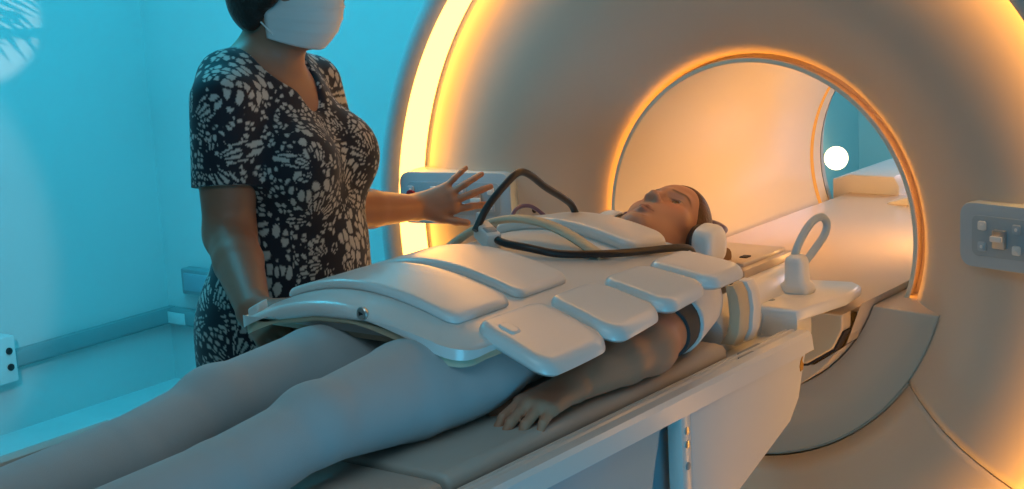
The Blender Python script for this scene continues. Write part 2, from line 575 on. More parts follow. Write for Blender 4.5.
def control_panel(g, sx):
    """keypad box set on the curved front, inner end towards the bore"""
    p0, p1 = np.array([sx * .512, -.178]), np.array([sx * .782, -.238])     # front line (x, y)
    ex = np.array([p1[0] - p0[0], p1[1] - p0[1], 0]); L = np.linalg.norm(ex); ex /= L
    ez = V3(0, 0, 1); ey = np.cross(ez, ex) * (1 if sx > 0 else -1)          # into the scanner
    if ey[1] < 0: ey = -ey
    o = V3(p0[0], p0[1], 1.072)
    def T(u, v, w): return o + ex * u + ez * v + ey * w
    H = .118
    def slab(name, u0, u1, v0, v1, w0, w1, m, par, rad):
        pts = []
        rad = min(rad, (u1 - u0) / 2 - .0005, (v1 - v0) / 2 - .0005)
        for cu, cv, a in ((u1 - rad, v1 - rad, 0), (u0 + rad, v1 - rad, 90), (u0 + rad, v0 + rad, 180), (u1 - rad, v0 + rad, 270)):
            for k in range(7):
                b = R(a + 15 * k); pts.append((cu + rad * math.cos(b), cv + rad * math.sin(b)))
        bm = bmesh.new(); add_prism(bm, pts, w0, w1, 'z', .0018 if w1 - w0 > .006 else .0008, 2)
        for q in bm.verts: q.co = Vector(T(q.co.x, q.co.y, q.co.z))
        return from_bm(name, bm, m, par)
    pn = slab('control_panel', 0, L, 0, H, 0, .075, M['panel'], g, .024)
    slab('key_field', .026, L - .02, .022, H - .022, -.0015, .004, M['panel_in'], pn, .012)
    cols = (.048, .118, .19, .248)
    for i, u in enumerate(cols):
        for v in (.040, .078):
            slab('button', u - .0085, u + .0085, v - .0085, v + .0085, -.005, .002, M['button' if (i + (v > .05)) % 2 else 'panel'], pn, .004)
            slab('button_mark', u - .003, u + .003, v - .003, v + .003, -.0058, -.004, M['button'], pn, .0025)
    slab('rocker_switch', .072, .098, .040, .074, -.009, .002, M['metal'], pn, .003)
    slab('rocker_bar', .070, .094, .053, .063, -.013, -.007, M['button'], pn, .002)
    if sx < 0:
        slab('stop_button', L - .040, L - .020, .058, .078, -.010, .002, M['red'], pn, .0098)
        slab('stop_button', L - .040, L - .020, .030, .050, -.008, .002, M['red'], pn, .0098)
    else:
        slab('stop_button', L - .040, L - .020, .050, .070, -.010, .002, M['red'], pn, .0098)
    slab('status_screen', .150, .172, .035, .085, -.003, .002, M['metal'], pn, .002)
    return pn


def build_scanner():
    g = thing('mri_scanner', (0, 0, 0), 'large cream ring-shaped scanner with glowing orange rim light around its round tunnel', 'scanner')
    # front face, upper part and the lower cover below its seams
    def solid(o, th=.008):
        md = o.modifiers.new('thickness', 'SOLIDIFY'); md.thickness = th; md.offset = -1
    sa = 34.4
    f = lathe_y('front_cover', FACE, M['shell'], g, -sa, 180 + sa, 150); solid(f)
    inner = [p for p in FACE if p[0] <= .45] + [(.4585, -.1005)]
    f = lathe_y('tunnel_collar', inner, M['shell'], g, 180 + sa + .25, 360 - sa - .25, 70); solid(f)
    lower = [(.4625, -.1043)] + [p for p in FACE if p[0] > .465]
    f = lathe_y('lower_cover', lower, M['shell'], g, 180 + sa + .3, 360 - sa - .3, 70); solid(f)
    lathe_y('seam_backing', [(.40, .04), (.45, -.04), (.52, -.095), (.60, -.13), (.70, -.135), (.75, -.12)], M['gap'], g, 200, 340, 60)
    # outer housing with the lip that carries the ring light
    lathe_y('outer_housing', [(.775, -.140), (.790, -.140), (.790, -.246), (.794, -.256), (.803, -.263), (.816, -.264), (.828, -.258),
                              (.838, -.244), (.843, -.22), (.845, -.15), (.845, 1.26), (.80, 1.30), (.60, 1.32)], M['shellside'], g)
    lathe_y('light_ring', [(.7885, -.150), (.7865, -.155), (.7865, -.232), (.7885, -.237)], M['ring'], g)
    # tunnel liner with lip, rear flare
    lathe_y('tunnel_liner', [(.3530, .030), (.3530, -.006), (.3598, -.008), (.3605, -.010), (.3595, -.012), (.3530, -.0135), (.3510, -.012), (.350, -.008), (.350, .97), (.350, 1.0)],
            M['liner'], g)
    lathe_y('groove', [(.3532, .030), (.3665, .033)], M['shell'], g)
    lathe_y('edge_light', [(.3531, .006), (.3538, .005), (.3538, -.0045), (.3531, -.0055)], M['edge'], g)
    lathe_y('rear_flare', [(.350, 1.004), (.356, 1.02), (.372, 1.06), (.40, 1.12), (.44, 1.19), (.50, 1.25), (.60, 1.30)], M['shell'], g)
    lathe_y('rear_light_ring', [(.3496, .940), (.3485, .944), (.3485, .955), (.3496, .959)], M['rearring'], g)
    # lamp strip in the roof of the tunnel
    bm = bmesh.new()
    for a in (93,):
        c = V3(.343 * math.cos(R(a)), 0, Z0 + .343 * math.sin(R(a)))
        add_tube(bm, [c + V3(0, y, 0) for y in np.linspace(.13, .24, 5)], [.004, .008, .009, .008, .004], 10)
    from_bm('tunnel_lamp', bm, M['borelamp'], g)
    # raised cradle cover under the tunnel mouth
    pts = arc(.457, -15, -165, 60) + arc(.327, -160, -20, 60)
    prism('cradle_cover', pts, -.105, .12, M['shell'], g, 'y', .004, 3)
    # bridge that the table rides on; a dark solid stands in for the shaded gap around it
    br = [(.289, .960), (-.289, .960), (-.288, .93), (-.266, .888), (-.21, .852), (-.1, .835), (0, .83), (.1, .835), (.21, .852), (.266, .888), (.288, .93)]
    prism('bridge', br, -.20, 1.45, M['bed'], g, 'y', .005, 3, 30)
    prism('gap_shade', [(x * 1.008, z - .0045) for x, z in br[2:]], -.195, 1.1, M['gap'], g, 'y', 0)
    rim = arc(.325, -17, -163, 50) + [(-.30, .955), (-.275, .89), (-.21, .845), (0, .82), (.21, .845), (.275, .89), (.30, .955)]
    prism('cradle_rim', rim, -.165, .10, M['shell'], g, 'y', .003, 2)
    # rear carriage seen through the tunnel
    prism('rear_carriage', [(-.34, .90), (-.34, .995), (-.29, 1.01), (-.16, 1.01), (-.145, .985), (-.145, .90)], 1.05, 1.42, M['white'], g, 'y', .006, 2)
    prism('rear_deck', [(-.16, .93), (-.12, .965), (.0, 1.0), (.26, 1.02), (.28, .95)], .92, 1.56, M['white'], g, 'y', .006, 2)
    # base
    box('base', (-.72, -.12, 0), (.72, 1.2, .42), M['shell'], g, bev=.03, seg=3)
    for sx in (-1, 1): control_panel(g, sx)
    # small sensor knob beside the left panel
    spin_z('sensor_dot', [(.006, 0), (.006, .006), (.004, .008)], M['gap'], g, (-.489, face_y(.49) + .003, Z0 + .03), 12, (0, -1, 0))
    return g


# ------------------------------------------------------------------ the table
def build_table():
    t = thing('patient_table', (0, -1.2, 0), 'long white scanner table with grooved side rails, carrying the lying patient', 'table')
    y0, y1 = -2.75, -.3525
    # top frame
    rail = [(.2448, .930), (.2448, .945), (.2465, .962), (.2495, .962), (.2515, .957), (.254, .957), (.258, .964), (.264, .964), (.267, .959), (.271, .959),
            (.274, .965), (.294, .965), (.300, .958), (.304, .930)]
    bm = bmesh.new()
    add_box(bm, (-.246, y0, .925), (.246, y1, .945))
    add_prism(bm, rail, y0, y1, 'y'); add_prism(bm, [(-x, z) for x, z in rail], y0, y1, 'y')
    from_bm('top_frame', bm, M['white'], t, 25)
    for y, l in ((-.47, .075), (-.52, .05)):
        box('rail_slot', (.252 if l > .06 else .267, y - l, .9585), (.258 if l > .06 else .275, y, .9648), M['grey'], t, bev=.001)
    box('side_guard', (-.335, -2.70, .945), (-.302, -1.45, 1.016), M['pad'], t, bev=.010)
    # side skirt with its chamfered end
    sk = [(-.79, .934), (-.79, .66), (-.66, .735), (-.44, .815), (-.405, .85), (-.385, .905), (-.372, .934)]
    prism('side_skirt', sk, .262, .300, M['matte'], t, 'x', .006, 3)
    prism('side_skirt', sk, -.300, -.262, M['matte'], t, 'x', .006, 3)
    # vertical post with holes
    p = box('post', (.276, -.822, .55), (.3035, -.792, .934), M['white'], t, bev=.003)
    for z, m in ((.905, 'metal'), (.882, 'metal'), (.845, 'grey')):
        spin_z('bolt', [(.0065, 0), (.0065, .0018), (.004, .0025)], M[m], p, (.3034, -.806, z), 14, (1, 0, 0))
    box('post', (-.3035, -.822, .55), (-.276, -.792, .934), M['white'], t, bev=.003)
    # recessed body and slanted gusset behind the post
    box('body', (-.245, y0 + .06, .42), (.245, -.70, .935), M['teal_lit_panel'], t, bev=.006)
    prism('side_panel', [(-.846, .932), (-.99, .50), (y0 + .05, .50), (y0 + .05, .932)], .246, .284, M['teal_lit_panel'], t, 'x', .006, 2)
    prism('side_panel', [(-.846, .932), (-.99, .50), (y0 + .05, .50), (y0 + .05, .932)], -.284, -.246, M['teal_lit_panel'], t, 'x', .006, 2)
    box('pedestal', (-.24, -2.3, .03), (.24, -.95, .45), M['matte'], t, bev=.02)
    box('base_plate', (-.32, -2.4, 0), (.32, -.85, .06), M['matte'], t, bev=.015)
    # yellow mark on the skirt
    prism('release_mark', [(-.401, .900), (-.392, .902), (-.389, .912), (-.394, .918), (-.391, .926), (-.398, .921), (-.403, .910)], .298, .3015, M['yellow'], t, 'x')
    # end bracket: stepped tray that docks with the scanner
    br = prism('end_bracket', [(.118, -.352), (.268, -.352), (.276, -.344), (.300, -.20), (.290, -.12), (.262, -.095), (.13, -.12)], .978, 1.001, M['white'], t, 'z', .007, 3)
    prism('bracket_riser', [(.120, -.3515), (.270, -.3515), (.268, -.29), (.225, -.22), (.13, -.20)], .940, .992, M['white'], t, 'z', .004, 2)
    # slot in its top
    bm = bmesh.new()
    pts = [(.172 + .026 * math.cos(a), -.300 + .011 * math.sin(a)) for a in np.linspace(0, 2 * PI, 24, endpoint=False)]
    add_prism(bm, pts, .999, 1.0018, 'z')
    from_bm('slot', bm, M['grey'], br)
    # mattress pads lie on the table
    def pad(name, ya, yb, zt, label):
        bm = bmesh.new()
        prof = [(-.236, .946), (-.243, .955), (-.243, zt - .012), (-.236, zt - .003), (-.22, zt), (-.1, zt), (.1, zt), (.22, zt), (.236, zt - .003),
                (.243, zt - .012), (.243, .955), (.236, .946)]
        add_prism(bm, prof, ya, yb, 'y', .009, 3)
        return tag(from_bm(name, bm, M['pad'], None, 50), label, 'mattress')
    pad('mattress_pad', -1.335, -.56, .984, 'beige vinyl mattress pad under the resting hand and hips, nearest the tunnel')
    pad('mattress_pad', -2.70, -1.342, .978, 'beige vinyl mattress pad under the lower legs, at the foot end of the table')
    return t


# ------------------------------------------------------------------ coil over the body
AX = [-.34, -.30, -.27, -.24, -.20, -.15, -.10, -.05, 0., .05, .10, .14, .18, .22, .26, .30]
AZ = [1.098, 1.121, 1.135, 1.146, 1.158, 1.171, 1.179, 1.180, 1.174, 1.160, 1.143, 1.132, 1.119, 1.103, 1.086, 1.068]
_ax = np.array(AX); _az = np.array(AZ)
_c3 = np.polyfit(_ax, _az, 5)


def arch(x): return float(np.polyval(_c3, x))


def rrect(x0, x1, y0, y1, rad, n=8):
    pts = []
    rad = min(rad, (x1 - x0) / 2, (y1 - y0) / 2)
    for cx, cy, a in ((x1 - rad, y1 - rad, 0), (x0 + rad, y1 - rad, 90), (x0 + rad, y0 + rad, 180), (x1 - rad, y0 + rad, 270)):
        for k in range(n + 1):
            b = R(a + 90 * k / n); pts.append((cx + rad * math.cos(b), cy + rad * math.sin(b)))
    # extra points along the straight runs so that the bend stays smooth
    out = []
    for i, p in enumerate(pts):
        q = pts[(i + 1) % len(pts)]
        m = max(1, int(math.hypot(q[0] - p[0], q[1] - p[1]) / .012))
        for k in range(m): out.append((p[0] + (q[0] - p[0]) * k / m, p[1] + (q[1] - p[1]) * k / m))
    return out


def bent_pad(name, x0, x1, y0, y1, rad, base, h, m, parent, zf, rnd=.008, skew=0., zb=None):
    """rounded-rectangle slab that follows the surface zf(x, y): from base below to h above it, with a rounded top edge"""
    cx, cy = (x0 + x1) / 2, (y0 + y1) / 2
    bm = bmesh.new(); rings = []
    # keep the count constant by building every ring from the same outline, moved inwards
    P0 = np.array(rrect(x0, x1, y0, y1, rad))
    T = np.roll(P0, -1, 0) - np.roll(P0, 1, 0); T /= np.linalg.norm(T, axis=1)[:, None]
    N = np.stack([-T[:, 1], T[:, 0]], 1)
    def ring(ins, hh, sc=1.):
        P = P0 + N * ins
        P = np.array([cx, cy]) + (P - np.array([cx, cy])) * sc
        rings.append([bm.verts.new((x, y + skew * (x - cx), zf(x, y) + hh)) for x, y in P])
    if zb is None:
        ring(rnd * .4, base); ring(0, base + rnd * .4)
    else:
        for ins, dz in ((.012, 0), (.003, .0015), (0, .005)):
            P = P0 + N * ins
            rings.append([bm.verts.new((x, y, zb(x) + dz)) for x, y in P])
    ring(0, h - rnd)
    for k in range(1, 6):
        a = R(90 * k / 5); ring(rnd * (1 - math.cos(a)), h - rnd + rnd * math.sin(a))
    for s in (.9, .75, .6, .45, .3, .15, .04): ring(rnd, h, s)
    k = len(P0)
    for a, b in zip(rings[:-1], rings[1:]):
        for i in range(k): bm.faces.new((a[i], a[(i + 1) % k], b[(i + 1) % k], b[i]))
    bm.faces.new(rings[-1]); bm.faces.new(rings[0][::-1])
    return from_bm(name, bm, m, parent, 50)


def build_coil():
    c = thing('body_coil', (0, -.85, 1.13), 'white segmented imaging coil plate laid over the patient from chest to hips', 'coil plate')
    def zf(x, y):
        z = arch(x)
        z -= .010 * float(sstep(-1.150, -1.215, y))          # apron at the foot end
        z -= .010 * float(sstep(-.62, -.50, y)) 
        return z
    zb = lambda x: float(np.interp(x, [-.32, -.277, -.19, -.11, 0, .06, .12, .19, .3], [1.098, 1.115, 1.121, 1.135, 1.138, 1.132, 1.120, 1.098, 1.06]))
    bent_pad('cushion', -.298, .172, -1.211, -.50, .05, 0, -.020, M['cream'], c, zf, .006, zb=zb)
    bent_pad('shell', -.304, .178, -1.216, -.495, .055, 0, 0., M['white'], c, zf, .012, zb=lambda x: zb(x) + .009)
    # raised plates along the back of the shell
    bent_pad('top_plate', -.235, .118, -1.155, -1.005, .020, -.002, .013, M['white'], c, zf, .009)
    bent_pad('top_plate', -.235, .112, -.985, -.842, .020, -.002, .013, M['white'], c, zf, .009)
    bent_pad('top_plate', -.215, .100, -.638, -.500, .034, -.002, .020, M['white'], c, zf, .012)
    # four wing pads draped down the near side
    zw = lambda x, y: arch(x) - .004 + (x - .15) / .12 * .030 * float(sstep(-1.10, -.58, y))
    for a, b in ((-1.138, -.963), (-.953, -.810), (-.801, -.666), (-.657, -.532)):
        p = bent_pad('wing_pad', .136, .274, a, b, .032, -.008, .017, M['white'], c, zw, .015)
    p = c.children[-4]
    for a, b in ((-1.12, -.96), (-.95, -.80), (-.79, -.66), (-.65, -.53)):
        bent_pad('wing_pad', -.345, -.262, a, b, .020, -.022, .004, M['white'], c, zw, .010)
    bent_pad('latch', .165, .195, -1.112, -1.086, .008, .010, .020, M['white'], p, zw, .004)
    # groove ribs between plates
    # logo-like round fastener on the apron
    y = -1.196
    z = zf(-.0, y)
    spin_z('fastener', [(.0105, 0), (.0105, .004), (.0088, .0055)], M['metal'], c, (-.008, -1.2140, 1.161), 20, (0, -1, .05))
    prism('fastener_mark', [(-.012, 1.1575), (-.003, 1.161), (-.012, 1.1645)], -1.2203, -1.2185, M['rubber'], c, 'y')
    bent_pad('side_clip', -.288, -.262, -1.19, -1.165, .005, -.004, .014, M['white'], c, zf, .003)
    # arched cream strap across the plate
    path = [(x, -.72 + .02 * math.sin((x + .1) * 6), arch(x) + .004 + .030 * max(0, 1 - ((x + .08) / .15) ** 2)) for x in np.linspace(-.235, .085, 12)]
    tube('strap', path, .017, M['cream'], c, 12, 4, .42)
    # plug block with two cables
    mt = Matrix.Translation((-.095, -.795, 1.196)) @ Matrix.Rotation(R(-30), 4, 'Z') @ Matrix.Rotation(R(14), 4, 'Y')
    k = box('plug_block', (-.030, -.014, -.014), (.034, .014, .016), M['matte'], c, bev=.004, mtx=mt)
    box('plug_tab', (-.040, -.006, -.010), (-.028, .006, .030), M['matte'], k, bev=.003, mtx=mt)
    box('plug_label', (.002, -.010, .0155), (.022, .010, .0175), M['grey'], k, bev=.001, mtx=mt)
    cab = [(-.112, -.805, 1.205), (-.108, -.775, 1.240), (-.102, -.735, 1.270), (-.10, -.690, 1.290), (-.10, -.655, 1.281),
           (-.10, -.61, 1.252), (-.10, -.555, 1.222), (-.10, -.530, 1.205), (-.10, -.515, 1.182)]
    tube('cable', cab, .0068, M['rubber'], c, 12, 8)
    cab = [(-.078, -.800, 1.196), (-.045, -.812, 1.190), (.0, -.806, 1.184), (.045, -.775, 1.171), (.090, -.70, 1.160), (.112, -.62, 1.151), (.124, -.545, 1.143), (.126, -.490, 1.132), (.122, -.465, 1.11), (.115, -.455, 1.08)]
    tube('cable', cab, .0068, M['rubber'], c, 12, 8)
    tube('thin_cable', [(-.20, -.60, 1.166), (-.205, -.565, 1.195), (-.20, -.53, 1.197), (-.19, -.505, 1.18), (-.18, -.49, 1.160)], .004, M['violet'], c, 10, 8)
    spin_z('screw', [(.005, 0), (.005, .003), (.003, .004)], M['rubber'], c, (.235, -.533, arch(.235) - .008), 12, (.2, 1, 0))
    return c


# ------------------------------------------------------------------ head rest, plug, headphones
def build_head_end():
    t = thing('head_rest', (0, -.3, .95), 'white head rest tray, its block coloured as orange-lit, behind the head at the tunnel end of the table', 'head rest')
    prism('tray', [(-.20, .985), (-.195, .9455), (.195, .9455), (.20, .985), (.17, 1.03), (.155, 1.035), (.10, .99), (-.10, .99), (-.155, 1.035), (-.17, 1.03)],
          -.50, -.16, M['white'], t, 'y', .005, 2)
    box('orange_lit_block', (-.10, -.27, .985), (.118, -.06, 1.046), M['orange_lit_tray'], t, bev=.008)
    box('orange_lit_lid', (-.09, -.25, 1.045), (.105, -.075, 1.054), M['orange_lit_tray'], t, bev=.004)
    box('lid_catch', (.070, -.205, 1.0535), (.086, -.185, 1.0565), M['gap'], t, bev=.001)
    tube('roll', [(-.06, -.235, 1.060), (-.02, -.238, 1.062), (.03, -.242, 1.062), (.062, -.245, 1.060)], .021, M['roll'], t, 16, 4)
    box('white_side', (.118, -.345, .9455), (.150, -.09, 1.032), M['white'], t, bev=.006)
    # cream shoulder wing
    pts = [(.198, .966), (.228, .966), (.240, .99), (.244, 1.03), (.240, 1.060), (.230, 1.078), (.212, 1.078), (.217, 1.05), (.219, 1.02), (.214, .99)]
    prism('shoulder_wing', pts, -.515, -.475, M['cream'], t, 'y', .006, 2)
    pts2 = [(x + .006, z) for x, z in pts]
    prism('wing_frame', pts2, -.476, -.445, M['white'], t, 'y', .005, 2)
    prism('shoulder_wing', [(-x, z) for x, z in pts], -.535, -.475, M['cream'], t, 'y', .006, 2)
    # plug with its loop, stands on the end bracket
    t = thing('loop_plug', (.205, -.235, 1.001), 'white plug with a thick grey loop standing on the table end bracket', 'plug')
    bx, by, bz = .205, -.222, 1.0012
    prof = []
    bm = bmesh.new()
    rings = []
    for h, wx, wy in ((0, .032, .022), (.005, .034, .024), (.016, .030, .022), (.022, .023, .019), (.060, .021, .018), (.068, .018, .016), (.074, .010, .010)):
        rr = [bm.verts.new((bx + wx * abs(math.cos(a)) ** .6 * np.sign(math.cos(a)), by + wy * abs(math.sin(a)) ** .6 * np.sign(math.sin(a)), bz + h)) for a in np.linspace(0, 2 * PI, 28, endpoint=False)]
        rings.append(rr)
    for a, b in zip(rings[:-1], rings[1:]):
        for k in range(28): bm.faces.new((a[k], a[(k + 1) % 28], b[(k + 1) % 28], b[k]))
    bm.faces.new(rings[0][::-1]); bm.faces.new(rings[-1])
    from_bm('body', bm, M['matte'], t, 50)
    loop = [(bx - .006, by, bz + .066), (bx, by + .012, bz + .095), (bx + .010, by + .040, bz + .127), (bx + .018, by + .068, bz + .136), (bx + .022, by + .085, bz + .122),
            (bx + .020, by + .080, bz + .100), (bx + .013, by + .052, bz + .076), (bx + .006, by + .022, bz + .055), (bx + .002, by + .008, bz + .045)]
    tube('loop', loop, .0078, M['panel'], t, 12, 8)


# ------------------------------------------------------------------ people
SKIN_P = V3(.46, .24, .155)
SKIN_N = V3(.30, .155, .10)


def build_patient():
    b = Body()
    cx = -.012
    tilt = R(8); roll = R(3)
    # head axes: crown towards +y, face up, turned slightly to the near side
    left = V3(math.cos(roll), 0, -math.sin(roll)); front = V3(math.sin(roll), -math.sin(tilt) * 0 + math.sin(-tilt), math.cos(roll))
    up = unit(np.cross(front, left)); front = unit(np.cross(left, up))
    F = Frame((.001, -.379, 1.121), left, up, front, .95)
    head(b, F); ear(b, F, 1); ear(b, F, -1)
    # neck and torso
    b.cone((cx + .005, -.43, 1.075), (cx, -.52, 1.055), .055, .060, .04)
    b.ell((cx, -.60, 1.048), (.165, .085, .058), .04)
    b.ell((cx, -.72, 1.048), (.150, .15, .060), .04)
    b.ell((cx, -.87, 1.046), (.135, .14, .058), .04)
    b.ell((cx, -1.00, 1.046), (.160, .13, .058), .04)
    b.ell((cx, -1.07, 1.046), (.168, .10, .057), .04)
    # legs
    L = {}
    for q, dx in ((1, 0.), (-1, 0.)):
        hip = V3(cx + q * .086, -1.06, 1.050); kn = V3(cx + q * .100 + dx, -1.43, 1.060); an = V3(cx + q * .085 + dx, -1.95, 1.030)
        mid = (hip * .55 + kn * .45)
        b.chain([hip, mid, kn], [.066, .070, .050], .025)
        b.ell(hip * .6 + mid * .4, (.078, .12, .061), .03)
        b.ell(kn + V3(0, .0, .010), (.042, .050, .042), .02)
        cal = kn * .66 + an * .34 + V3(0, 0, -.020)
        b.chain([kn, cal, an], [.046, .053, .038], .02)
        b.chain([an, an + V3(q * .02, -.05, .03), an + V3(q * .05, -.09, .13)], [.036, .036, .026], .02)
        L[q] = (hip, mid, kn, cal, an)
    # arms
    for q in (1, -1):
        sh = V3(cx + q * .165, -.545, 1.050)
        el = V3(.226, -.785, 1.030) if q == 1 else V3(-.232, -.785, 1.030)
        wr = V3(.207, -.985, 1.013) if q == 1 else V3(-.215, -1.005, 1.008)
        b.chain([sh, sh * .5 + el * .5, el], [.052, .046, .042], .03)
        b.chain([el, el * .65 + wr * .35 + V3(0, 0, .002), wr], [.042, .041, .026], .02)
        hand(b, wr + V3(0, -.006, 0), V3(-.05 * q, -1, -.06), V3(0.12 * q, -.05, 1), V3(-q, 0, 0),
             [(20, 30, 18), (20, 32, 20), (22, 34, 20), (22, 34, 20)], spread=(5, 1, -3, -8), sc=.98)
    def colour(V):
        C = np.tile(SKIN_P, (len(V), 1))
        C *= (1 + .05 * np.sin(V[:, :1] * 90) * np.sin(V[:, 1:2] * 70 + 1) * np.sin(V[:, 2:] * 80))
        return face_colour(F, V, C, SKIN_P)
    axes = (axis(-.30, .31, .0055, [(-.095, .10, .0022), (.17, .25, .0035)]), axis(-2.13, -.22, .0055, [(-.51, -.22, .0022), (-1.22, -.98, .004)]), axis(.965, 1.245, .0042, [(1.10, 1.24, .0024), (.975, 1.03, .0035)]))
    p = b.build('person', axes, M['skin'], None, colour)
    tag(p, 'person lying face up on the scanner table in white top and pale leggings', 'person')
    for q in (1, -1): eyeball(F, q, p, (.22, -.30, 1))
    # hair
    h = Body()
    h.ell(F(0, .042, -.020), V3(.081, .090, .100) * F.s, .02, F.B)
    h.ell(F(0, .02, -.06), V3(.070, .085, .060) * F.s, .03, F.B)
    h.ell(F(0, .062, .032), V3(.067, .059, .061) * F.s, .02, F.B)
    h.cut(F(0, .078, .080), unit(V3(0, -.567, .824) @ F.B), .010)
    for q in (1, -1): h.ell(F(q * .085, -.04, .075), V3(.055, .085, .068) * F.s, .012, F.B, op=-1)
    h.ell(F(0, .0, .11), V3(.066, .086, .075) * F.s, .012, F.B, op=-1)
    h.build('hair', (axis(-.13, .13, .004), axis(-.50, -.20, .004), axis(.98, 1.25, .004)), M['brown_hair'], p)
    # leggings
    g = Body()
    for q in (1, -1):
        hip, mid, kn, cal, an = L[q]
        g.chain([hip, mid, kn], [.071, .075, .055], .025)
        g.ell(hip * .6 + mid * .4, (.084, .125, .066), .03)
        g.ell(kn + V3(0, .0, .010), (.047, .055, .047), .02)
        g.chain([kn, cal, an], [.051, .058, .043], .02)
    g.ell((cx, -1.00, 1.046), (.166, .12, .063), .03); g.ell((cx, -1.07, 1.046), (.174, .10, .062), .03)
    g.cut(V3(0, -.93, 0), V3(0, 1, 0)); g.cut(V3(0, -1.96, 0), V3(0, -1, 0))
    g.build('leggings', (axis(-.27, .27, .006), axis(-2.02, -.90, .006), axis(.94, 1.17, .005)), M['legging'], p)
    # t-shirt
    s = Body()
    s.ell((cx, -.60, 1.048), (.172, .10, .064), .04); s.ell((cx, -.72, 1.048), (.157, .15, .066), .04)
    s.ell((cx, -.87, 1.046), (.142, .14, .064), .04); s.ell((cx, -.97, 1.046), (.167, .10, .065), .04)
    for q in (1, -1):
        sh = V3(cx + q * .165, -.545, 1.050); el = V3(.226 * q, -.785, 1.030)
        s.sleeve(sh, sh * .50 + el * .50, .064, .059, .03)
    s.ell((cx, -.49, 1.085), (.072, .045, .06), .01, op=-1)
    s.build('t_shirt', (axis(-.30, .30, .006), axis(-1.06, -.46, .006), axis(.96, 1.16, .005)), M['shirt'], p)
    sh = V3(cx + .165, -.545, 1.050); el = V3(.226, -.785, 1.030); u = unit(el - sh)
    q0 = sh * .50 + el * .50
    cuff = tube('sleeve_lining', [q0 - u * .012, q0 + u * .004, q0 + u * .030, q0 + u * .052], [.055, .055, .053, .050], M['cuff'], p, 28, 1)
    # headphones
    t = thing('headphones', (0, -.37, 1.1), 'white over-ear headphones with violet band worn by the lying person', 'headphones')
    for q in (1, -1):
        c0 = F(q * .083, -.008, .002); a = unit(F(1, 0, 0) - F(0, 0, 0)) * q
        spin_z('ear_cushion', [(.028, -.006), (.036, 0), (.038, .008), (.035, .014)], M['rubber'], t, c0, 28, a)
        c1 = F(q * .097, -.012, .005)
        bm = bmesh.new(); rings = []
        up_, fr_ = F.B[1], F.B[2]
        for h_, k in ((0, .90), (.004, .98), (.010, 1.0), (.026, .98), (.034, .92), (.040, .78), (.042, .5)):
            ring = []
            for w in np.linspace(0, 2 * PI, 32, endpoint=False):
                cw, sw = math.cos(w), math.sin(w)
                e = .72
                ring.append(bm.verts.new(c1 + a * h_ + up_ * (.036 * k * abs(cw) ** e * np.sign(cw)) + fr_ * (.039 * k * abs(sw) ** e * np.sign(sw))))
            rings.append(ring)
        for r1, r2 in zip(rings[:-1], rings[1:]):
            for k in range(32): bm.faces.new((r1[k], r1[(k + 1) % 32], r2[(k + 1) % 32], r2[k]))
        bm.faces.new(rings[0][::-1]); bm.faces.new(rings[-1])
        cup = from_bm('ear_cup', bm, M['white'], t, 50)
        c2 = F(q * .117, .0, -.008) 
        spin_z('cup_mount', [(.010, -.004), (.012, .004), (.012, .026), (.009, .030)], M['violet'], cup, F(q * .110, .022, .010), 16, unit(F(0, 1, .25) - F(0, 0, 0)))
    pts = [F((.098 + .012 * abs(math.sin(w)) ** 4) * math.sin(w), .040 + .0955 * math.cos(w), .012 - .016 * math.cos(w)) for w in np.linspace(-1.75, 1.75, 22)]
    tube('headband', pts, .0085, M['violet'], t, 12, 3, .6)
    return p


def hexa_noise(V, s, seed):
    """nearest and second nearest jittered lattice points: pebble pattern on arbitrary points"""
    rs = np.random.RandomState(seed); tab = rs.rand(4096, 4)
    P = V * s; I = np.floor(P).astype(int)
    d1 = np.full(len(P), 9.); d2 = np.full(len(P), 9.); rid = np.zeros(len(P))
    for i in (-1, 0, 1):
        for j in (-1, 0, 1):
            for k in (-1, 0, 1):
                C = I + (i, j, k)
                hsh = (C[:, 0] * 73856093 ^ C[:, 1] * 19349663 ^ C[:, 2] * 83492791) & 4095
                c = C + .15 + .7 * tab[hsh, :3]
                d = np.linalg.norm(P - c, axis=1)
                n = d < d1
                d2 = np.where(n, d1, np.minimum(d2, d)); rid = np.where(n, tab[hsh, 3], rid); d1 = np.where(n, d, d1)
    return d1, d2, rid


